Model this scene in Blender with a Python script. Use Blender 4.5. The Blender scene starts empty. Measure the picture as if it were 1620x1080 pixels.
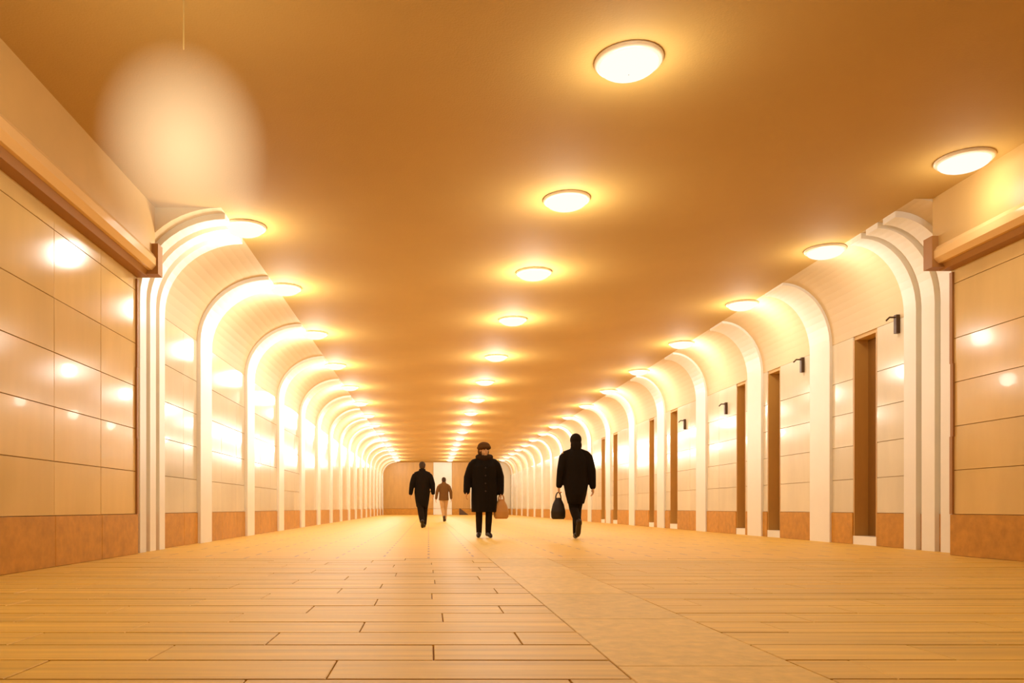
import bpy, bmesh, math, random
from mathutils import Vector, Matrix
random.seed(7)
S = bpy.context.scene
C = S.collection
PI = math.pi

# ------------------------------------------------------------------ camera, world, exposure
H = 0.52                                    # the camera is held low, half a metre above the floor
cd = bpy.data.cameras.new('camera')
cd.sensor_width = 36.0
cd.lens = 36.0 * 1250 / 1620
cd.shift_x = (810 - 678) / 1620
cd.shift_y = (803 - 540) / 1620
cd.clip_end = 200
cam = bpy.data.objects.new('camera', cd)
C.objects.link(cam)
cam.location = (0, 0, H)
cam.rotation_euler = (PI / 2, 0, 0)
S.camera = cam

w = bpy.data.worlds.new('world')
S.world = w
w.use_nodes = True
w.node_tree.nodes['Background'].inputs[0].default_value = (1.0, 0.62, 0.25, 1)
w.node_tree.nodes['Background'].inputs[1].default_value = 0.0

LAMP_W = 44.0                               # watts of each ceiling lamp
LAMP_COL = (1.0, 0.94, 0.83)
S.view_settings.view_transform = 'Standard'
S.view_settings.look = 'None'
S.view_settings.exposure = 0.48
S.view_settings.gamma = 1.0
S.view_settings.use_curve_mapping = False

# ------------------------------------------------------------------ dimensions
CEIL = 3.92
XL, XR = -3.30, 5.75                        # walls of the near part
FL, FR = -3.40, 6.10                        # walls of the far part
STEPL, STEPR = 8.95, 8.70                   # where the near part ends
END = 59.0
BACK = -3.0
SPRING = CEIL - 0.95                        # where the coved ceiling starts on the walls

# ------------------------------------------------------------------ materials
def mat(name, col, rough=0.5, spec=0.5, var=0.0, scale=3.0, stretch=(1, 1, 1), bump=0.0, bscale=40, coat=0.0,
        emis=None, estr=0.0, detail=4):
    m = bpy.data.materials.new(name)
    m.use_nodes = True
    nt = m.node_tree
    b = nt.nodes['Principled BSDF']
    b.inputs['Base Color'].default_value = (*col, 1)
    b.inputs['Roughness'].default_value = rough
    b.inputs['Specular IOR Level'].default_value = spec
    b.inputs['Coat Weight'].default_value = coat
    b.inputs['Coat Roughness'].default_value = 0.03
    if emis:
        b.inputs['Emission Color'].default_value = (*emis, 1)
        b.inputs['Emission Strength'].default_value = estr
    tc = nt.nodes.new('ShaderNodeNewGeometry')
    if var > 0:
        mp = nt.nodes.new('ShaderNodeMapping')
        mp.inputs['Scale'].default_value = stretch
        nz = nt.nodes.new('ShaderNodeTexNoise')
        nz.inputs['Scale'].default_value = scale
        nz.inputs['Detail'].default_value = detail
        nz.inputs['Roughness'].default_value = 0.6
        rp = nt.nodes.new('ShaderNodeValToRGB')
        e = rp.color_ramp.elements
        e[0].position = 0.3
        e[1].position = 0.72
        e[0].color = (*[c * (1 - var) for c in col], 1)
        e[1].color = (*[min(0.97, c * (1 + var * 0.55)) for c in col], 1)
        nt.links.new(tc.outputs['Position'], mp.inputs['Vector'])
        nt.links.new(mp.outputs[0], nz.inputs['Vector'])
        nt.links.new(nz.outputs['Fac'], rp.inputs[0])
        oi = nt.nodes.new('ShaderNodeObjectInfo')      # every slab and panel a little different
        mr = nt.nodes.new('ShaderNodeMapRange')
        mr.inputs['To Min'].default_value = 0.93
        mr.inputs['To Max'].default_value = 1.04
        nt.links.new(oi.outputs['Random'], mr.inputs['Value'])
        vm = nt.nodes.new('ShaderNodeVectorMath')
        vm.operation = 'SCALE'
        nt.links.new(rp.outputs[0], vm.inputs[0])
        nt.links.new(mr.outputs[0], vm.inputs['Scale'])
        nt.links.new(vm.outputs[0], b.inputs['Base Color'])
    if bump > 0:
        n2 = nt.nodes.new('ShaderNodeTexNoise')
        n2.inputs['Scale'].default_value = bscale
        n2.inputs['Detail'].default_value = 3
        m2 = nt.nodes.new('ShaderNodeMapping')
        m2.inputs['Scale'].default_value = stretch
        bp = nt.nodes.new('ShaderNodeBump')
        bp.inputs['Strength'].default_value = bump
        bp.inputs['Distance'].default_value = 0.01
        nt.links.new(tc.outputs['Position'], m2.inputs['Vector'])
        nt.links.new(m2.outputs[0], n2.inputs['Vector'])
        nt.links.new(n2.outputs['Fac'], bp.inputs['Height'])
        nt.links.new(bp.outputs[0], b.inputs['Normal'])
    return m

M = {}
M['ceiling'] = mat('ceiling_paint', (0.56, 0.352, 0.10), 0.75, 0.2, var=0.05, scale=0.6, bump=0.15, bscale=60)
M['cove'] = mat('cove_paint', (0.80, 0.62, 0.36), 0.6, 0.3, var=0.05, scale=0.8)
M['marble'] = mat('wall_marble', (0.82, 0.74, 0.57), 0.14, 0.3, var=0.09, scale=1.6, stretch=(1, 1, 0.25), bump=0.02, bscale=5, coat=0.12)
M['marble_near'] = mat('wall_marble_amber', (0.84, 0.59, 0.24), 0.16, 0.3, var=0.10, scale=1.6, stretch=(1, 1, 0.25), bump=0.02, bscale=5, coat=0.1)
M['marble_back'] = mat('wall_joint_mortar', (0.70, 0.46, 0.20), 0.7, 0.2)
M['granite'] = mat('plinth_granite', (0.64, 0.31, 0.05), 0.35, 0.15, var=0.18, scale=9, bump=0.03, bscale=30)
M['rib'] = mat('rib_plaster', (0.93, 0.89, 0.80), 0.35, 0.4, var=0.03, scale=2)
M['niche'] = mat('niche_panel_brown', (0.30, 0.14, 0.025), 0.4, 0.4, var=0.12, scale=4, stretch=(1, 1, 0.2))
M['niche_side'] = mat('niche_jamb_stone', (0.62, 0.35, 0.09), 0.4, 0.4, var=0.1, scale=4, stretch=(1, 1, 0.2))
M['slab'] = mat('floor_slab_stone', (0.90, 0.56, 0.105), 0.50, 0.22, var=0.24, scale=3.0, stretch=(0.22, 5.0, 1), bump=0.10, bscale=9)
M['lane'] = mat('floor_lane_stone', (0.88, 0.60, 0.16), 0.52, 0.22, var=0.14, scale=14, bump=0.12, bscale=26)
M['mortar'] = mat('floor_mortar', (0.36, 0.18, 0.04), 0.8, 0.2)
M['trim'] = mat('cornice_plaster', (0.66, 0.42, 0.14), 0.45, 0.4, var=0.05, scale=2)
M['lip'] = mat('cornice_lip_polished', (0.88, 0.58, 0.25), 0.18, 0.5)
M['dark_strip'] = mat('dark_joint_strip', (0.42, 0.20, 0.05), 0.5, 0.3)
M['metal_dark'] = mat('bracket_dark_metal', (0.09, 0.04, 0.01), 0.4, 0.4)
M['rim'] = mat('lamp_rim_enamel', (0.90, 0.78, 0.58), 0.3, 0.5)
M['diffuser'] = mat('lamp_diffuser_glass', (0, 0, 0), 0.6, 0.0, emis=(1.0, 0.86, 0.70), estr=0.95)
M['cloth_black'] = mat('cloth_black', (0.010, 0.006, 0.003), 0.9, 0.15, bump=0.5, bscale=16, stretch=(1.6, 1.6, 0.35))
M['cloth_dark'] = mat('cloth_dark_trousers', (0.016, 0.009, 0.004), 0.9, 0.15, bump=0.5, bscale=18, stretch=(1.6, 1.6, 0.5))
M['cloth_brown'] = mat('cloth_brown', (0.16, 0.075, 0.02), 0.9, 0.15, bump=0.5, bscale=16, stretch=(1.6, 1.6, 0.35))
M['cloth_tan'] = mat('cloth_tan', (0.55, 0.33, 0.14), 0.9, 0.15, bump=0.4, bscale=16)
M['skin'] = mat('skin', (0.62, 0.33, 0.14), 0.55, 0.3)
M['hair'] = mat('hair_dark', (0.05, 0.024, 0.007), 0.7, 0.3, bump=0.8, bscale=70)
M['fur'] = mat('fur_hat_brown', (0.10, 0.045, 0.012), 0.95, 0.1, bump=1.0, bscale=90)
M['fur_dark'] = mat('fur_collar_dark', (0.035, 0.016, 0.005), 0.95, 0.1, bump=1.0, bscale=90)
M['leather'] = mat('leather_black', (0.022, 0.011, 0.004), 0.45, 0.4, bump=0.2, bscale=60)
M['leather_tan'] = mat('leather_tan', (0.55, 0.27, 0.07), 0.5, 0.4, bump=0.2, bscale=60)
M['eye'] = mat('eye_dark', (0.03, 0.015, 0.006), 0.2, 0.5)

# far floor: the same slabs, too small to pick apart, drawn by the material
def far_floor_mat():
    m = mat('floor_far_slabs', (0.90, 0.56, 0.105), 0.50, 0.22, var=0.12, scale=3.0, stretch=(0.35, 2.2, 1), bump=0.06, bscale=9)
    nt = m.node_tree
    b = nt.nodes['Principled BSDF']
    src = b.inputs['Base Color'].links[0].from_socket
    g = nt.nodes.new('ShaderNodeNewGeometry')
    br = nt.nodes.new('ShaderNodeTexBrick')
    br.inputs['Scale'].default_value = 1.0
    br.inputs['Mortar Size'].default_value = 0.012
    br.inputs['Brick Width'].default_value = 0.95
    br.inputs['Row Height'].default_value = 0.3
    br.inputs['Mortar'].default_value = (0.55, 0.32, 0.11, 1)
    nt.links.new(g.outputs['Position'], br.inputs['Vector'])
    nt.links.new(src, br.inputs['Color1'])
    nt.links.new(src, br.inputs['Color2'])
    nt.links.new(br.outputs['Color'], b.inputs['Base Color'])
    return m
M['floor_far'] = far_floor_mat()

# ------------------------------------------------------------------ mesh helpers
def mesh_obj(name, verts, faces, material, parent=None, smooth=False, loc=None):
    me = bpy.data.meshes.new(name)
    me.from_pydata(verts, [], faces)
    bm = bmesh.new(); bm.from_mesh(me)
    bmesh.ops.recalc_face_normals(bm, faces=bm.faces)
    bm.to_mesh(me); bm.free()
    if smooth:
        for p in me.polygons: p.use_smooth = True
    return link(name, me, material, parent, loc)

def link(name, me, material, parent=None, loc=None):
    if material is not None and not me.materials:
        me.materials.append(material)
    o = bpy.data.objects.new(name, me)
    C.objects.link(o)
    if loc is not None: o.location = loc
    if parent is not None: o.parent = parent
    return o

class MB:
    def __init__(s): s.v = []; s.f = []
    def box(s, x0, x1, y0, y1, z0, z1):
        n = len(s.v)
        s.v += [(x, y, z) for x in (x0, x1) for y in (y0, y1) for z in (z0, z1)]
        s.f += [[n + i for i in q] for q in ((0, 1, 3, 2), (4, 6, 7, 5), (0, 4, 5, 1), (2, 3, 7, 6), (0, 2, 6, 4), (1, 5, 7, 3))]
        return s
    def prism(s, pts, y0, y1):               # an outline in x,z drawn out along y
        n = len(s.v); k = len(pts)
        s.v += [(x, y0, z) for x, z in pts] + [(x, y1, z) for x, z in pts]
        s.f += [[n + i, n + (i + 1) % k, n + k + (i + 1) % k, n + k + i] for i in range(k)]
        s.f += [[n + i for i in range(k)], [n + k + i for i in range(k)][::-1]]
        return s
    def lathe(s, prof, seg=32, cx=0, cy=0, cz=0):
        n = len(s.v); k = len(prof)
        for i in range(seg):
            a = 2 * PI * i / seg
            s.v += [(cx + r * math.cos(a), cy + r * math.sin(a), cz + z) for r, z in prof]
        for i in range(seg):
            j = (i + 1) % seg
            for q in range(k - 1):
                s.f.append([n + i * k + q, n + j * k + q, n + j * k + q + 1, n + i * k + q + 1])
        return s
    def tube(s, pts, rad, seg=10, caps=True, flat=(1, 1)):
        """a limb: rings of the given radii along the points, rounded ends"""
        P = [Vector(p) for p in pts]; R = list(rad)
        if caps:
            d0 = (P[0] - P[1]).normalized(); d1 = (P[-1] - P[-2]).normalized()
            P = [P[0] + d0 * R[0] * 0.95, P[0] + d0 * R[0] * 0.6] + P + [P[-1] + d1 * R[-1] * 0.6, P[-1] + d1 * R[-1] * 0.95]
            R = [R[0] * 0.25, R[0] * 0.8] + R + [R[-1] * 0.8, R[-1] * 0.25]
        n = len(s.v); ref = None
        for i, p in enumerate(P):
            d = (P[min(i + 1, len(P) - 1)] - P[max(i - 1, 0)]).normalized()
            if ref is None:
                ref = Vector((1, 0, 0)) if abs(d.x) < 0.8 else Vector((0, 1, 0))
            u = (ref - d * ref.dot(d)).normalized(); ref = u
            v = d.cross(u)
            for k in range(seg):
                a = 2 * PI * k / seg
                s.v.append(tuple(p + u * math.cos(a) * R[i] * flat[0] + v * math.sin(a) * R[i] * flat[1]))
        m = len(P)
        for i in range(m - 1):
            for k in range(seg):
                q = (k + 1) % seg
                s.f.append([n + i * seg + k, n + i * seg + q, n + (i + 1) * seg + q, n + (i + 1) * seg + k])
        s.f.append([n + k for k in range(seg)][::-1])
        s.f.append([n + (m - 1) * seg + k for k in range(seg)])
        return s
    def stack(s, rings, seg=20, wob=0.0, nf=7, ph=0.0):
        """horizontal ellipses (z, cx, cy, rx, ry) from bottom to top"""
        n = len(s.v); m = len(rings)
        for z, cx, cy, rx, ry in rings:
            for k in range(seg):
                a = 2 * PI * k / seg
                f = 1 + wob * math.sin(nf * a + ph)
                s.v.append((cx + rx * f * math.cos(a), cy + ry * f * math.sin(a), z))
        for i in range(m - 1):
            for k in range(seg):
                q = (k + 1) % seg
                s.f.append([n + i * seg + k, n + i * seg + q, n + (i + 1) * seg + q, n + (i + 1) * seg + k])
        s.f.append([n + k for k in range(seg)][::-1])
        s.f.append([n + (m - 1) * seg + k for k in range(seg)])
        return s
    def ball(s, c, r, rings=8, seg=12):
        cx, cy, cz = c
        rx, ry, rz = r if hasattr(r, '__len__') else (r, r, r)
        rs = []
        for i in range(rings + 1):
            t = -PI / 2 + PI * (0.02 + 0.96 * i / rings)
            rs.append((cz + rz * math.sin(t), cx, cy, rx * math.cos(t), ry * math.cos(t)))
        return s.stack(rs, seg)
    def build(s, name, material, parent=None, smooth=False, loc=None):
        return mesh_obj(name, s.v, s.f, material, parent, smooth, loc)
    def fused(s, name, material, parent=None, voxel=0.008, it=4, loc=None):
        """all the shapes grown together into one continuous smooth surface"""
        o = mesh_obj(name, s.v, s.f, material, None, True)
        r = o.modifiers.new('r', 'REMESH'); r.mode = 'VOXEL'; r.voxel_size = voxel
        q = o.modifiers.new('s', 'SMOOTH'); q.factor = 0.5; q.iterations = it
        dg = bpy.context.evaluated_depsgraph_get(); dg.update()
        me = bpy.data.meshes.new_from_object(o.evaluated_get(dg))
        old = o.data
        o.modifiers.clear(); o.data = me
        bpy.data.meshes.remove(old)
        me.name = name
        for p in me.polygons: p.use_smooth = True
        if not me.materials: me.materials.append(material)
        if parent is not None: o.parent = parent
        if loc is not None: o.location = loc
        return o

def empty(name, loc=(0, 0, 0), rz=0.0):
    o = bpy.data.objects.new(name, None)
    C.objects.link(o); o.location = loc; o.rotation_euler = (0, 0, rz)
    o.empty_display_size = 0.1
    return o
def tag(o, label=None, cat=None, group=None, kind=None):
    if label: o['label'] = label
    if cat: o['category'] = cat
    if group: o['group'] = group
    if kind: o['kind'] = kind
    return o

# unit piece with a fine bevel: pieces share its mesh and are sized by their scale
def unit_piece(name, material, bev=0.003):
    a, b = 0.5, 0.5 - bev
    v = [(x * a, y * a, -0.5) for x, y in ((-1, -1), (1, -1), (1, 1), (-1, 1))]
    v += [(x * a, y * a, 0.5 - 0.12) for x, y in ((-1, -1), (1, -1), (1, 1), (-1, 1))]
    v += [(x * b, y * b, 0.5) for x, y in ((-1, -1), (1, -1), (1, 1), (-1, 1))]
    f = [[0, 3, 2, 1], [8, 9, 10, 11]]
    for r in (0, 4):
        f += [[r + i, r + (i + 1) % 4, r + 4 + (i + 1) % 4, r + 4 + i] for i in range(4)]
    me = bpy.data.meshes.new(name)
    me.from_pydata(v, [], f)
    me.materials.append(material)
    return me
UP = {k: unit_piece('piece_' + k, M[k]) for k in ('slab', 'lane', 'marble', 'marble_near', 'granite', 'niche', 'niche_side', 'rib', 'cove', 'trim')}

def piece(name, kind, parent, centre, size, normal='z', jitter=0.0):
    """size is (along x, along y, thickness) for floors, (along y, along z, thickness) for walls"""
    o = bpy.data.objects.new(name, UP[kind])
    C.objects.link(o)
    o.parent = parent
    o.location = centre
    o.scale = size
    j = [random.uniform(-jitter, jitter) for _ in range(3)]
    if normal == 'z': o.rotation_euler = (j[0], j[1], 0)
    elif normal == '-x': o.rotation_euler = Matrix(((0, 0, -1), (-1, 0, 0), (0, 1, 0))).to_euler()
    elif normal == 'x': o.rotation_euler = Matrix(((0, 0, 1), (1, 0, 0), (0, 1, 0))).to_euler()
    elif normal == '-y': o.rotation_euler = (PI / 2, 0, 0)
    if normal in ('x', '-x'):
        o.rotation_euler.z += j[0]; o.rotation_euler.x += j[1]
    return o

# ------------------------------------------------------------------ floor
SL_END = 8.1
fb = MB()
fb.box(FL - 0.3, FR + 0.5, BACK, SL_END, -0.12, -0.009)
floor = fb.build('floor', M['mortar'])
tag(floor, 'polished tan stone floor of the underpass with crosswise slabs', kind='structure')
ff = MB().box(FL - 0.3, FR + 0.5, SL_END, END + 0.3, -0.12, 0.0)
ff.build('far_paving', M['floor_far'], floor)
nb = MB().box(FL - 0.3, FR + 0.5, BACK, 1.5, -0.009, 0.0)
nb.build('near_paving', M['floor_far'], floor)
GAP = 0.005
LANE = (0.62, 1.22)
row = 0
y = 1.5
while y < SL_END - 0.05:
    y1 = min(y + 0.30, SL_END)
    for (a, b, ln) in ((FL - 0.05, LANE[0], 0.98), (LANE[1], FR + 0.1, 0.98)):
        off = (row % 3) * 0.33 + random.uniform(-0.05, 0.05)
        xs = [a]
        x = a + ln * 0.25 + off
        while x < b - 0.18:
            xs.append(x); x += ln
        xs.append(b)
        for p, q in zip(xs[:-1], xs[1:]):
            piece('floor_slab', 'slab', floor, ((p + q) / 2, (y + y1) / 2, -0.010 + random.uniform(-0.0008, 0.0008)),
                  (q - p - GAP, y1 - y - 0.013, 0.02), 'z', 0.0012)
    row += 1
    y = y1
y = 1.5
while y < SL_END - 0.05:
    y1 = min(y + 1.1, SL_END)
    piece('lane_slab', 'lane', floor, ((LANE[0] + LANE[1]) / 2, (y + y1) / 2, -0.010), (LANE[1] - LANE[0] - GAP, y1 - y - GAP, 0.02), 'z', 0.0008)
    y = y1
lane_far = MB().box(LANE[0] + 0.003, LANE[1] - 0.003, SL_END + 0.003, END, -0.02, 0.0015).build('far_lane', M['lane'], floor)

# ------------------------------------------------------------------ ceiling
cm = MB().box(FL - 0.6, FR + 0.6, BACK, END + 0.3, CEIL, CEIL + 0.15)
ceiling = cm.build('ceiling', M['ceiling'])
tag(ceiling, 'flat orange-toned ceiling carrying three rows of round lamps', kind='structure')

# ------------------------------------------------------------------ walls
TH = 0.02
NICHES_R = [(10.75, 11.35), (13.70, 14.22), (15.20, 15.66), (19.35, 19.95), (21.35, 21.85), (25.5, 26.1), (27.3, 27.9)]
NICHE_TOP = 2.92
# right wall: backing, then solid blocks between the niches
wr = MB()
wr.box(XR + TH, FR + 0.45, BACK, STEPR, 0, CEIL)
wr.box(FR + 0.22, FR + 0.45, STEPR, END, 0, CEIL)
edges = [STEPR] + [e for n in NICHES_R for e in n] + [END]
for a, b in zip(edges[0::2], edges[1::2]):
    wr.box(FR + TH, FR + 0.22, a, b, 0, SPRING)
for a, b in NICHES_R:
    wr.box(FR + TH, FR + 0.22, a, b, NICHE_TOP, SPRING)
wall_right = wr.build('wall_right', M['marble_back'])
tag(wall_right, 'right wall of polished cream panels with tall dark niches', kind='structure')
wl = MB()
wl.box(XL - 0.45, XL - TH, BACK, STEPL, 0, CEIL)
wl.box(FL - 0.35, FL - TH, STEPL, END, 0, CEIL)
wall_left = wl.build('wall_left', M['marble_back'])
tag(wall_left, 'left wall of polished cream panels full of lamp reflections', kind='structure')

ROWS = [0.45, 0.93, 1.41, 1.89, 2.37, SPRING]
def clad(wall, x, nrm, y0, y1, plen, top=None):
    """panels over the plinth on one stretch of wall, the far rest as one plain surface"""
    rows = list(ROWS)
    if top: rows += [t for t in (3.35, top) if t > rows[-1] + 0.1]
    sgn = -1 if nrm == '-x' else 1
    def put(a, b):
        cx = x - sgn * (TH / 2)
        piece('plinth_panel', 'granite', wall, (cx + sgn * 0.012, (a + b) / 2, 0.225), (b - a - 0.005, 0.445, TH), nrm, 0.0006)
        for r0, r1 in zip(rows[:-1], rows[1:]):
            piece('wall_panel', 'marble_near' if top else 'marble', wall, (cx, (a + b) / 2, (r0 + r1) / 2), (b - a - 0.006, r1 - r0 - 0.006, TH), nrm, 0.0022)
    n = max(1, round((y1 - y0) / plen))
    for i in range(n):
        put(y0 + (y1 - y0) * i / n, y0 + (y1 - y0) * (i + 1) / n)

# far cladding beyond where single panels can be picked apart
def clad_far(wall, x, sgn, y0, y1):
    a, b = sorted((x, x - sgn * TH))
    MB().box(a, b, y0, y1, 0.45, SPRING).build('far_cladding', M['marble'], wall)
    a, b = sorted((x + sgn * 0.012, x - sgn * TH))
    MB().box(a, b, y0, y1, 0.0, 0.447).build('far_plinth', M['granite'], wall)

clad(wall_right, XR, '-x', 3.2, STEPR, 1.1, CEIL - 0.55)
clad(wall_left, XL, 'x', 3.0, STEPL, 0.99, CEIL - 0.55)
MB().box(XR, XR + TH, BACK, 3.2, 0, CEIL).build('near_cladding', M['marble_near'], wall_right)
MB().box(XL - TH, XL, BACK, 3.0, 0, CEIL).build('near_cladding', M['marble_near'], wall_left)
# far stretches, between niches
RLIM, LLIM = 28.5, 21.0
for a, b in zip(edges[0::2], edges[1::2]):
    if a < RLIM - 0.1:
        bb = min(b, RLIM)
        clad(wall_right, FR, '-x', a, bb, 1.05)
clad_far(wall_right, FR, -1, RLIM, END)
clad(wall_left, FL, 'x', STEPL, LLIM, 1.0)
clad_far(wall_left, FL, 1, LLIM, END)
# niches: brown back panel, lighter jamb stones, pale block at the foot
for a, b in NICHES_R:
    piece('niche_back', 'niche', wall_right, (FR + 0.21, (a + b) / 2, NICHE_TOP / 2), (b - a - 0.002, NICHE_TOP, 0.02), '-x')
    MB().box(FR + 0.002, FR + 0.2, b - 0.03, b - 0.002, 0.12, NICHE_TOP).build('niche_jamb', M['niche_side'], wall_right)
    MB().box(FR + 0.002, FR + 0.2, a + 0.002, a + 0.03, 0.12, NICHE_TOP).build('niche_jamb', M['niche_side'], wall_right)
    MB().box(FR - 0.004, FR + 0.2, a + 0.002, b - 0.002, 0.0, 0.12).build('niche_block', M['rib'], wall_right)

# coves: quarter ellipse from wall to ceiling in the far part
def cove_pts(x_wall, dx, n=14, off=0.0):
    """outline points from the wall up to the ceiling; off pushes them into the room"""
    s = 1 if dx > 0 else -1                  # direction from wall towards the room
    cx, cz = x_wall + dx, SPRING
    a, b = abs(dx) - off, (CEIL - SPRING) - off
    return [(cx - s * a * math.cos(t), cz + b * math.sin(t)) for t in [PI / 2 * i / n for i in range(n + 1)]]
def cove(wall, x_wall, dx, y0, y1):
    p = cove_pts(x_wall, dx)
    s = 1 if dx > 0 else -1
    outline = p + [(x_wall + dx, CEIL + 0.05), (x_wall - s * 0.1, CEIL + 0.05), (x_wall - s * 0.1, SPRING)]
    o = MB().prism(outline, y0, y1).build('cove', M['cove'], wall)
    return o
DXR, DXL = -0.75, 1.05
cove(wall_right, FR, DXR, STEPR, END)
cove(wall_left, FL, DXL, STEPL, END)

def rib(wall, x_wall, dx, yc, wdt, off=0.07):
    s = 1 if dx > 0 else -1
    inner = cove_pts(x_wall, dx, 14, off)
    outer = cove_pts(x_wall, dx, 14, -0.01)
    outline = [(x_wall + s * off, 0.0)] + inner + outer[::-1] + [(x_wall - s * 0.01, 0.0)]
    return MB().prism(outline, yc - wdt / 2, yc + wdt / 2).build('rib', M['rib'], wall)
for k in range(3):
    rib(wall_right, FR, DXR, 9.18 + 0.36 * k, 0.25)
RIBS_R = [12.25, 14.71, 17.6, 20.65, 23.6, 26.7] + [29.8 + 3.1 * i for i in range(10)]
for yy in RIBS_R: rib(wall_right, FR, DXR, yy, 0.62, 0.04)
for k in range(3):
    rib(wall_left, FL, DXL, 9.22 + 0.33 * k, 0.2)
RIBS_L = [11.9, 14.9, 18.0, 21.1] + [24.2 + 3.1 * i for i in range(12)]
for yy in RIBS_L: rib(wall_left, FL, DXL, yy, 0.6, 0.055)

# end wall and the added unseen wall behind the camera
we = MB().box(FL - 0.35, FR + 0.45, END, END + 0.3, 0, CEIL).build('wall_end', M['marble_back'])
tag(we, 'far end wall with brown panels and a dark plinth', kind='structure')
for x0, x1, k in ((FL, 0.35, 'niche_side'), (0.35, 1.75, 'rib'), (1.75, 3.1, 'niche_side'), (3.1, 4.6, 'marble'), (4.6, FR, 'marble')):
    piece('end_panel', k, we, ((x0 + x1) / 2, END - 0.02, 0.45 + (CEIL - 0.45) / 2), (x1 - x0 - 0.03, CEIL - 0.47, 0.04), '-y')
    piece('end_plinth', 'granite' if k != 'rib' else 'rib', we, ((x0 + x1) / 2, END - 0.03, 0.225), (x1 - x0 - 0.02, 0.44, 0.06), '-y')
wb = MB().box(FL - 0.35, FR + 0.45, BACK - 0.2, BACK, 0, CEIL).build('added_wall_back', M['niche'])  # unseen wall, coloured dark to keep the near part dim
tag(wb, 'unseen wall added behind the viewer, dark to dim the near part', kind='structure')

# ------------------------------------------------------------------ cornices of the near part
def cornice(name, x, s, y1, label):
    p = [(x, CEIL), (x + s * 0.20, CEIL), (x + s * 0.20, CEIL - 0.56), (x, CEIL - 0.56)]
    o = MB().prism(p, BACK, y1).build(name, M['trim'])
    tag(o, label, kind='structure')
    z = CEIL - 0.56
    q = [(x, z), (x + s * 0.22, z), (x + s * 0.25, z - 0.05), (x + s * 0.25, z - 0.13), (x + s * 0.20, z - 0.18), (x, z - 0.18)]
    MB().prism(q, BACK, y1 + 0.02).build('cornice_lip', M['lip'], o)
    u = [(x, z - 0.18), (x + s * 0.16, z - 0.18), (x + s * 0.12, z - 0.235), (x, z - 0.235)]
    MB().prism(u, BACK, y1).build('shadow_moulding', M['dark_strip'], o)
    MB().box(*sorted((x + s * 0.02, x + s * 0.27)), y1 - 0.10, y1 + 0.05, z - 0.22, z + 0.12).build('end_cap', M['dark_strip'], o)
    return o
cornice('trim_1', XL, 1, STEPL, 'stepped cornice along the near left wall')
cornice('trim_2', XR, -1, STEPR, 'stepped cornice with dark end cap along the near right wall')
def corner_strip(name, x, s, y, label):
    m = MB()
    for i, (z0, z1) in enumerate(((0.45, 1.3), (1.3, 2.1), (2.1, 3.1))):
        o = 0.012 * (i % 2)
        m.box(*sorted((x - s * 0.015, x + s * 0.022)), y - 0.055 - o, y - 0.01 - o, z0, z1)
    o = m.build(name, M['dark_strip'])
    tag(o, label, kind='structure')
corner_strip('trim_3', XL, 1, STEPL, 'thin dark vertical strip at the end of the near left wall')
corner_strip('trim_4', XR, -1, STEPR, 'thin dark vertical strip at the end of the near right wall')

# ------------------------------------------------------------------ ceiling lamps
LR = 0.225
def lamp_meshes():
    rim = MB().lathe([(LR - 0.01, 0.0), (LR + 0.030, 0.0), (LR + 0.034, -0.012), (LR + 0.02, -0.03), (LR, -0.038), (LR - 0.012, -0.03)], 36)
    pr = [(LR * math.cos(t), -0.03 - 0.085 * math.sin(t)) for t in [PI / 2 * i / 8 for i in range(9)]]
    pr[-1] = (0.004, pr[-1][1])
    dif = MB().lathe(pr, 36)
    a = rim.build('rim', M['rim'], None, True); b = dif.build('diffuser', M['diffuser'], None, True)
    return a, b
rim0, dif0 = lamp_meshes()
rim_me, dif_me = rim0.data, dif0.data
bpy.data.objects.remove(rim0); bpy.data.objects.remove(dif0)
def lamp_light(name, loc, watts, parent, size=0.16):
    l = bpy.data.lights.new(name, 'POINT')
    l.energy = watts; l.color = LAMP_COL; l.shadow_soft_size = size
    o = bpy.data.objects.new(name, l); C.objects.link(o)
    o.location = loc; o.parent = parent
    return o
ORD = ['nearest', 'second nearest', 'third', 'fourth', 'fifth', 'sixth', 'seventh', 'eighth', 'ninth', 'tenth', 'eleventh', 'twelfth',
       'thirteenth', 'fourteenth', 'fifteenth', 'sixteenth', 'seventeenth', 'eighteenth']
def lamp(x, y, label, group, power=1.0):
    t = empty('ceiling_lamp', (x, y, CEIL))
    tag(t, label, 'lamp', group)
    link('diffuser', dif_me, None, t)
    link('rim', rim_me, None, t)
    lamp_light('lamp_light', (0, 0, -0.33), LAMP_W * power, t)
def far_run(near, step):
    r = list(near)
    while r[-1] + step < END - 1.0: r.append(r[-1] + step)
    return r
XC, XRR, XLL = 1.52, 5.22, -2.22
rows_def = [(XC, far_run([3.3, 6.0, 8.7, 11.4, 14.25], 3.5), 'round ceiling lamp of the centre row, {} from the viewer', 'lamps of the centre row'),
            (XRR, far_run([2.3, 7.7, 10.4, 13.15, 16.3], 3.3), 'flat round ceiling lamp of the right wall row, {} from the viewer', 'lamps of the right row'),
            (XLL, far_run([2.4, 9.55, 12.2, 15.4], 3.4), 'flat round ceiling lamp of the left wall row, {} from the viewer', 'lamps of the left row')]
for x, ys, lab, grp in rows_def:
    nv = 0
    for yy in ys:
        i = nv
        if x * 1250 / yy + 678 > 1640 or x * 1250 / yy + 678 < -20 or yy < 5: lb = 'flat round ceiling lamp added outside the view to light the near floor, {} row'.format(grp.split()[3])  # unseen lamps added to brighten the near floor
        else: lb = None; nv += 1
        lamp(x, yy, lb or lab.format(ORD[i] if i < len(ORD) else 'last'), grp, (0.55 if x > 3 else 1.0) * (1.0 if yy < 5.5 else 0.35 if yy < 8 else 0.6 if yy < 11 else 0.95 if yy < 15 else 1.12))
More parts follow.
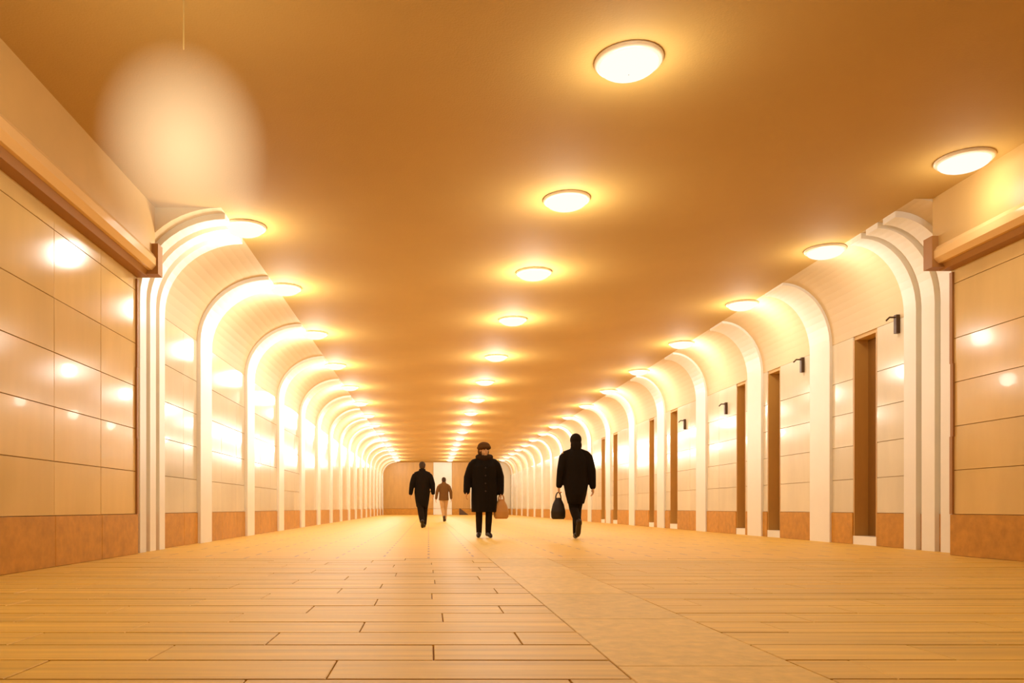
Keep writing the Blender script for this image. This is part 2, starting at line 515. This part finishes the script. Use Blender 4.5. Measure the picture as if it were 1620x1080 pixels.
gm = bpy.data.materials.new('lamp_glow_volume')       # blurred lamp's glow put into a ball, fading to its edge
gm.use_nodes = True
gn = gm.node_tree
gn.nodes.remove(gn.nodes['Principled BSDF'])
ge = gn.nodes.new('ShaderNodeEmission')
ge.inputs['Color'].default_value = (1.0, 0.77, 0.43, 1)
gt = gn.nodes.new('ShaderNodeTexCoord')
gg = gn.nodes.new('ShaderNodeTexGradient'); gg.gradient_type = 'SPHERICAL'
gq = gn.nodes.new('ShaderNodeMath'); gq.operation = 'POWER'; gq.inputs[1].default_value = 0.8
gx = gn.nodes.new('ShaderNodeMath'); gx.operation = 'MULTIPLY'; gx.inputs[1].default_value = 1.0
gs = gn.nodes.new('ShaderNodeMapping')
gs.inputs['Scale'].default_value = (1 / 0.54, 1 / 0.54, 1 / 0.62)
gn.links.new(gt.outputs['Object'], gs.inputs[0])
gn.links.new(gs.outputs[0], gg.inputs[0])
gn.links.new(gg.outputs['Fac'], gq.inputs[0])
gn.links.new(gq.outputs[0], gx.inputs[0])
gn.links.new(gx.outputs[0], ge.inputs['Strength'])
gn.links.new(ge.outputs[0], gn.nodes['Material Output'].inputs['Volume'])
t = empty('lamp_glow', (-1.55, 5.0, CEIL - 0.001))
tag(t, 'soft glow of a blurred lamp, made as a ball, at upper left near the cornice', 'lamp')
g = MB().ball((0, 0, 0), (0.54, 0.54, 0.62), 20, 32).build('glow_ball', gm, t, True, (0, 0, -1.12))
MB().lathe([(0.001, 0), (0.07, 0), (0.07, -0.02), (0.005, -0.03), (0.004, -0.50), (0.001, -0.50)], 24).build('added_cord', M['ceiling'], t, True)  # cord added only to hang the glow from the ceiling
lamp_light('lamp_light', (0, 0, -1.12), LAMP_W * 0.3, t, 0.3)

# ------------------------------------------------------------------ small wall brackets high on the right wall
for yy, zz, lab in ((10.25, 2.90, 'small dark bracket high on right wall beside the triple pilaster'),
                    (12.85, 2.84, 'small dark bracket high on right wall between first and second niche'),
                    (16.15, 2.55, 'small dark bracket high on right wall just past the paired niches'),
                    (18.75, 2.50, 'small dark bracket high on right wall just before the fourth niche')):
    t = empty('wall_bracket', (FR, yy, zz))
    tag(t, lab, 'bracket', 'brackets on the right wall')
    MB().box(-0.05, 0.0, -0.03, 0.03, -0.12, 0.12).build('back_plate', M['metal_dark'], t)
    MB().tube([(-0.04, 0, 0.09), (-0.12, 0, 0.09), (-0.16, 0, 0.05)], [0.012, 0.012, 0.012], 8).build('hook', M['metal_dark'], t, True)

# ------------------------------------------------------------------ people
def lerp(a, b, t): return tuple(a[i] + (b[i] - a[i]) * t for i in range(3))
def hand(mb, wrist, d, side, curl=0.5, s=1.0):
    """palm, four fingers of unequal length bent at the knuckles, thumb from the side of the palm"""
    d = Vector(d).normalized(); W = Vector(wrist)
    fwd = Vector((0, -1, 0)); fwd = (fwd - d * fwd.dot(d)).normalized()      # towards the thumb
    inn = d.cross(fwd) * (1 if side > 0 else -1)
    if inn.x * side > 0: inn = -inn                                          # palm faces the thigh
    K = W + d * 0.085 * s
    for o in (-0.028, -0.009, 0.010, 0.028):
        mb.tube([W + fwd * o * 0.55, K + fwd * o], [0.017 * s, 0.0145 * s], 8)
    for o, ln in ((0.030, 0.070), (0.010, 0.080), (-0.010, 0.074), (-0.029, 0.058)):
        p0 = K + fwd * o; p = [p0]; ang = 0.0
        for k, fr in enumerate((0.45, 0.32, 0.25)):
            ang += curl * (0.5 + 0.35 * k)
            p.append(p[-1] + (d * math.cos(ang) + inn * math.sin(ang)) * ln * fr * s)
        mb.tube(p, [0.0092 * s, 0.0088 * s, 0.0082 * s, 0.0072 * s], 8)
    T = W + d * 0.03 * s + fwd * 0.026
    mb.tube([T, T + (d * 0.6 + fwd * 0.7).normalized() * 0.03, T + (d * 0.6 + fwd * 0.7).normalized() * 0.03 + (d * 0.9 + fwd * 0.2 + inn * 0.4).normalized() * 0.032],
            [0.0135 * s, 0.011 * s, 0.0088 * s], 8)

def person(loc, rz, h, pose, look, label):
    """pose joints are for a 1.72 m figure facing -y, x to the viewer's right when it faces the viewer"""
    k = h / 1.72
    sc = lambda p: (p[0] * k, p[1] * k, p[2] * k)
    J = {n: sc(p) for n, p in pose.items() if isinstance(p, tuple)}
    hx, hy, hz = J['head']
    lean = pose.get('lean', 0.0)
    b = MB()
    cy = lambda z: lean * (z / k - 0.9) * k
    fat = look.get('fat', 1.0)
    tor = [(0.86, 0.150, 0.105), (0.95, 0.165, 0.115), (1.08, 0.145, 0.105), (1.22, 0.160, 0.115), (1.34, 0.178, 0.115), (1.42, 0.160, 0.095), (1.47, 0.09, 0.07)]
    b.stack([(z * k, 0, cy(z * k), rx * k, ry * k) for z, rx, ry in tor])
    b.tube([(0, cy(1.42 * k), 1.42 * k), (hx * 0.7, hy * 0.7 + cy(1.5 * k) * 0.3, hz - 0.10 * k)], [0.062 * k, 0.056 * k], 12)
    # head: skull, face, jaw, nose, ears, brow, lips, chin
    hm = MB()
    hm.ball((0, 0.012 * k, 0.025 * k), (0.076 * k, 0.094 * k, 0.092 * k), 10, 18)
    hm.ball((0, -0.022 * k, -0.040 * k), (0.060 * k, 0.066 * k, 0.078 * k), 8, 16)
    hm.tube([(0, -0.088 * k, 0.012 * k), (0, -0.108 * k, -0.028 * k)], [0.008 * k, 0.014 * k], 8)
    hm.tube([(-0.024 * k, -0.078 * k, -0.066 * k), (0.024 * k, -0.078 * k, -0.066 * k)], [0.010 * k, 0.010 * k], 8)
    hm.ball((0, -0.066 * k, -0.098 * k), (0.024 * k, 0.018 * k, 0.016 * k), 6, 10)
    hm.tube([(-0.042 * k, -0.070 * k, 0.026 * k), (0.042 * k, -0.070 * k, 0.026 * k)], [0.013 * k, 0.013 * k], 8)
    for s in (-1, 1):
        hm.ball((s * 0.079 * k, 0.008 * k, -0.008 * k), (0.010 * k, 0.020 * k, 0.032 * k), 6, 8)
    R = Matrix.Rotation(pose.get('turn', 0.0), 4, 'Z') @ Matrix.Rotation(pose.get('nod', 0.0), 4, 'X')
    Hd = Vector((hx, hy, hz))
    n0 = len(b.v)
    b.v += [tuple(Hd + R @ Vector(v)) for v in hm.v]
    b.f += [[i + n0 for i in f] for f in hm.f]
    for s, nm in ((-1, 'l'), (1, 'r')):
        sh, el, wr = J['sh_' + nm], J['el_' + nm], J['wr_' + nm]
        b.tube([(sh[0] * 0.55, sh[1], sh[2] - 0.01), sh, el, wr], [0.062 * k, 0.056 * k, 0.042 * k, 0.029 * k], 12)
        hand(b, wr, Vector(wr) - Vector(el), s, pose.get('curl_' + nm, 0.45), k)
        hp, kn, an = J['hp_' + nm], J['kn_' + nm], J['an_' + nm]
        b.tube([(hp[0], hp[1], hp[2] + 0.03), hp, lerp(hp, kn, 0.5), kn, lerp(kn, an, 0.35), an], [0.085 * k, 0.088 * k, 0.075 * k, 0.056 * k, 0.056 * k, 0.036 * k], 14)
        toe = J['toe_' + nm]
        b.tube([an, lerp(an, toe, 0.6), toe], [0.036 * k, 0.034 * k, 0.026 * k], 10)
    body = b.fused('person', M['skin'], None, 0.0058, 3)
    body.location = loc; body.rotation_euler = (0, 0, rz)
    tag(body, label, 'person')
    # eyes
    for s in (-1, 1):
        e = MB().ball((0, 0, 0), (0.012 * k, 0.008 * k, 0.008 * k), 6, 10)
        e.build('eye', M['eye'], body, True, Hd + R @ Vector((s * 0.031 * k, -0.083 * k, 0.004 * k)))
    # hair or hat
    hr = MB()
    if look['hat'] == 'hair':
        hr.ball((0, 0.022 * k, 0.040 * k), (0.086 * k, 0.098 * k, 0.092 * k), 10, 18)
        hr.ball((0, 0.050 * k, -0.015 * k), (0.078 * k, 0.066 * k, 0.085 * k), 8, 16)
    elif look['hat'] == 'hood':
        hr.ball((0, 0.022 * k, 0.035 * k), (0.096 * k, 0.106 * k, 0.108 * k), 10, 18)
        hr.ball((0, 0.045 * k, -0.060 * k), (0.094 * k, 0.080 * k, 0.110 * k), 8, 16)
    else:
        hr.ball((0, 0.015 * k, 0.068 * k), (0.118 * k, 0.124 * k, 0.088 * k), 10, 20)
        hr.ball((0, 0.050 * k, -0.02 * k), (0.110 * k, 0.080 * k, 0.100 * k), 8, 16)
        for i in range(16):
            a = 2 * PI * i / 16
            hr.ball((0.098 * k * math.cos(a), 0.012 * k + 0.104 * k * math.sin(a), 0.048 * k), 0.034 * k, 5, 8)
    m2 = MB(); m2.f = hr.f; m2.v = [tuple(Hd + R @ Vector(v)) for v in hr.v]
    m2.fused({'hair': 'hair', 'hood': 'hood', 'fur': 'fur_hat'}[look['hat']], look['hat_mat'], body, 0.007, 3)
    # trousers
    t = MB()
    t.stack([(z * k, 0, cy(z * k), rx * k, ry * k) for z, rx, ry in ((0.84, 0.16, 0.12), (0.92, 0.178, 0.128), (1.04, 0.168, 0.124), (1.06, 0.15, 0.11))])
    for nm in 'lr':
        hp, kn, an = J['hp_' + nm], J['kn_' + nm], J['an_' + nm]
        lw = look.get('leg', 1.0)
        t.tube([(hp[0], hp[1], hp[2] + 0.02), hp, lerp(hp, kn, 0.5), kn, lerp(kn, an, 0.4), lerp(kn, an, 0.97)],
               [0.098 * k, 0.104 * k * lw, 0.092 * k * lw, 0.075 * k * lw, 0.073 * k * lw, 0.060 * k * lw], 14)
    t.fused('trousers', look['leg_mat'], body, 0.010, 3)
    # shoes
    for nm in 'lr':
        an, toe = Vector(J['an_' + nm]), Vector(J['toe_' + nm])
        d = (toe - an).normalized()
        dn = Vector((0, 0, -1)); dn = (dn - d * dn.dot(d)).normalized()
        heel = an - d * 0.045 * k + dn * 0.030 * k
        sm = MB()
        sm.tube([tuple(heel), tuple(lerp(an, toe, 0.45)), tuple(toe), tuple(toe + d * 0.035 * k)], [0.042 * k, 0.045 * k, 0.043 * k, 0.032 * k], 12)
        sm.tube([tuple(an + Vector((0, 0, 0.10 * k if look.get('boots') else 0.03 * k))), tuple(an), tuple(heel)], [0.050 * k, 0.048 * k, 0.042 * k], 12)
        sole = MB()
        o = sm.fused('boot' if look.get('boots') else 'shoe', M['leather'], body, 0.008, 2)
    # coat
    c = MB()
    hem, hw = look['hem'], look.get('hem_w', 0.21)
    rings = [(hem, hw, hw * 0.78), ((hem + 0.9) / 2, (hw + 0.205 * fat) / 2 + 0.004, 0.158 * fat), (0.92, 0.205 * fat, 0.155 * fat), (1.06, 0.195 * fat, 0.150 * fat),
             (1.20, 0.200 * fat, 0.155 * fat), (1.30, 0.200 * fat, 0.150 * fat), (1.37, 0.178 * fat, 0.135), (1.43, 0.135 * fat, 0.115), (1.475, 0.098, 0.092), (1.51, 0.080, 0.080)]
    lean_c = look.get('hem_dx', 0.0)
    c.stack([(z * k, lean_c * k if i == 0 else lean_c * 0.5 * k if i == 1 else 0, cy(z * k), rx * k, ry * k) for i, (z, rx, ry) in enumerate(rings)], 28, 0.02, 9, 0.6)
    for nm in 'lr':
        sh, el, wr = J['sh_' + nm], J['el_' + nm], J['wr_' + nm]
        sl = look.get('sleeve', 1.0)
        c.tube([(sh[0] * 0.42, sh[1], sh[2] + 0.025 * k), (sh[0] * 0.86, sh[1], sh[2] - 0.015 * k), (sh[0] * 1.06, sh[1], sh[2] - 0.06 * k), lerp(sh, el, 0.5), el, lerp(el, wr, 0.5), lerp(el, wr, 0.98)],
               [0.066 * k, 0.076 * k * sl, 0.080 * k * sl, 0.076 * k * sl, 0.068 * k * sl, 0.062 * k * sl, 0.054 * k * sl], 14)
    coat = c.fused('coat', look['coat_mat'], body, 0.011, 3)
    if look.get('collar'):
        f = MB()
        for i in range(18):
            a = 2 * PI * i / 18
            f.ball((0.115 * k * math.cos(a), cy(1.46 * k) + 0.100 * k * math.sin(a), (1.475 + 0.02 * math.sin(a)) * k), 0.05 * k, 6, 10)
        f.fused('fur_collar', M['fur_dark'], coat, 0.010, 3)
        for i in range(4): MB().ball((0.012 * k, -(0.160 * fat) * k + cy((0.85 + 0.14 * i) * k), (0.85 + 0.14 * i) * k), 0.014 * k, 5, 8).build('button', M['leather'], coat, True)
    else:
        f = MB()
        f.stack([(1.44 * k, 0, cy(1.44 * k), 0.118 * k, 0.10 * k), (1.50 * k, 0, cy(1.5 * k), 0.088 * k, 0.085 * k), (1.535 * k, 0, cy(1.53 * k), 0.082 * k, 0.08 * k)], 18)
        f.build('collar', look['coat_mat'], coat, True)
    return body, k

# walking away, seen from behind: rz = pi turns the figure's back to the viewer
walk_away = dict(lean=-0.03, head=(0.0, -0.055, 1.595), nod=0.40,
                 sh_l=(-0.185, 0.0, 1.40), el_l=(-0.27, 0.03, 1.14), wr_l=(-0.285, 0.0, 0.90),
                 sh_r=(0.185, 0.0, 1.40), el_r=(0.265, 0.04, 1.14), wr_r=(0.30, 0.02, 0.89),
                 hp_l=(-0.085, 0, 0.90), kn_l=(-0.062, -0.10, 0.50), an_l=(-0.045, -0.06, 0.085), toe_l=(-0.055, -0.22, 0.045),
                 hp_r=(0.085, 0, 0.90), kn_r=(0.045, 0.06, 0.49), an_r=(-0.005, 0.30, 0.16), toe_r=(-0.005, 0.21, 0.045))
person((-0.165, 20.6, 0), PI, 1.72, walk_away,
       dict(hat='hair', hat_mat=M['hair'], leg_mat=M['cloth_dark'], coat_mat=M['cloth_black'], hem=0.54, hem_w=0.15, fat=1.0, leg=1.1, sleeve=1.0),
       'person in a dark coat, head bowed, walking at left with empty hands')

stand_front = dict(lean=0.0, head=(0.0, -0.01, 1.60), turn=0.30, nod=-0.05,
                   sh_l=(-0.20, 0.0, 1.38), el_l=(-0.30, 0.02, 1.10), wr_l=(-0.325, -0.05, 0.84),
                   sh_r=(0.20, 0.0, 1.38), el_r=(0.295, 0.05, 1.11), wr_r=(0.30, 0.00, 0.82),
                   hp_l=(-0.085, 0, 0.90), kn_l=(-0.095, -0.03, 0.48), an_l=(-0.095, 0.01, 0.085), toe_l=(-0.115, -0.13, 0.045),
                   hp_r=(0.085, 0, 0.90), kn_r=(0.085, -0.04, 0.48), an_r=(0.070, -0.02, 0.085), toe_r=(0.10, -0.16, 0.045))
P2 = (0.965, 13.7, 0)
person(P2, 0.0, 1.63, stand_front,
       dict(hat='fur', hat_mat=M['fur'], leg_mat=M['cloth_dark'], coat_mat=M['cloth_black'], hem=0.47, hem_w=0.235, fat=1.14, leg=0.86, sleeve=1.12, boots=True, collar=True),
       'person in a long dark fur-collared coat and fur hat facing the viewer in the middle')

stride = dict(lean=-0.02, head=(0.0, -0.02, 1.60), nod=0.12,
              sh_l=(-0.19, 0.0, 1.40), el_l=(-0.255, 0.04, 1.12), wr_l=(-0.275, 0.02, 0.86),
              sh_r=(0.19, 0.0, 1.40), el_r=(0.25, 0.03, 1.13), wr_r=(0.27, -0.03, 0.88), curl_r=0.95,
              hp_l=(-0.08, 0, 0.90), kn_l=(-0.03, -0.05, 0.49), an_l=(-0.005, 0.02, 0.085), toe_l=(-0.02, -0.14, 0.045),
              hp_r=(0.08, 0, 0.90), kn_r=(0.035, 0.00, 0.49), an_r=(0.02, 0.36, 0.26), toe_r=(0.02, 0.31, 0.11))
P3 = (2.46, 13.2, 0)
person(P3, PI, 1.74, stride,
       dict(hat='hood', hat_mat=M['cloth_dark'], leg_mat=M['cloth_black'], coat_mat=M['cloth_black'], hem=0.58, hem_w=0.135, fat=1.0, leg=0.98, sleeve=1.0),
       'person in a hooded dark coat striding at right with a bag in one hand')

far_walk = dict(walk_away)
far_walk['nod'] = 0.1
person((0.58, 30.0, 0), PI, 1.68, far_walk,
       dict(hat='hair', hat_mat=M['hair'], leg_mat=M['cloth_tan'], coat_mat=M['cloth_brown'], hem=0.82, hem_w=0.19, fat=0.92, leg=0.95, sleeve=0.9),
       'small distant person in a brown jacket and pale trousers behind the left walker')

# bags
def bag(name, loc, rz, wdt, dep, hgt, mt, label, slump=0.0):
    t = empty(name, loc, rz)
    tag(t, label, 'bag')
    c = MB()
    c.stack([(0.0, 0, 0, wdt * 0.40, dep * 0.38), (hgt * 0.08, 0, 0, wdt * 0.50, dep * 0.5), (hgt * 0.35, 0, 0, wdt * 0.52, dep * 0.55),
             (hgt * 0.7, 0, 0, wdt * 0.40, dep * 0.42), (hgt * 0.95, 0, 0, wdt * 0.22, dep * 0.22), (hgt, 0, 0, wdt * 0.17, dep * 0.12)], 24, 0.015, 7)
    c.fused('bag_body', mt, t, 0.008, 3)
    for s in (-1, 1):
        hd = MB()
        pts = [(wdt * 0.19 * math.cos(a), s * dep * 0.10, hgt * 0.93 + 0.115 * math.sin(a)) for a in [PI * i / 10 for i in range(11)]]
        hd.tube(pts, [0.008] * 11, 8)
        hd.build('handle', mt, t, True)
    return t
bag('handbag', (P3[0] - 0.285, P3[1] + 0.045, 0.33), 0.1, 0.24, 0.14, 0.36, M['leather'], 'dark bag hanging from the hand of the striding person at right')
bag('handbag', (P2[0] + 0.295, P2[1] + 0.0, 0.33), 0.2, 0.26, 0.15, 0.34, M['leather_tan'], 'tan bag hanging beside the fur-hatted person in the middle')

# small dark wedge near the end wall
wd = MB()
wd.v = [(-0.32, -0.2, 0), (0.35, -0.2, 0), (0.35, 0.2, 0), (-0.32, 0.2, 0), (-0.32, -0.2, 0.48), (-0.32, 0.2, 0.48), (-0.22, -0.2, 0.46), (-0.22, 0.2, 0.46)]
wd.f = [[0, 1, 2, 3], [0, 4, 6, 1], [3, 2, 7, 5], [0, 3, 5, 4], [4, 5, 7, 6], [6, 7, 2, 1]]
o = wd.build('floor_wedge', M['metal_dark'], None, False, (2.55, 57.5, 0.002))
tag(o, 'small dark wedge-shaped block on the floor before the end wall', 'block')
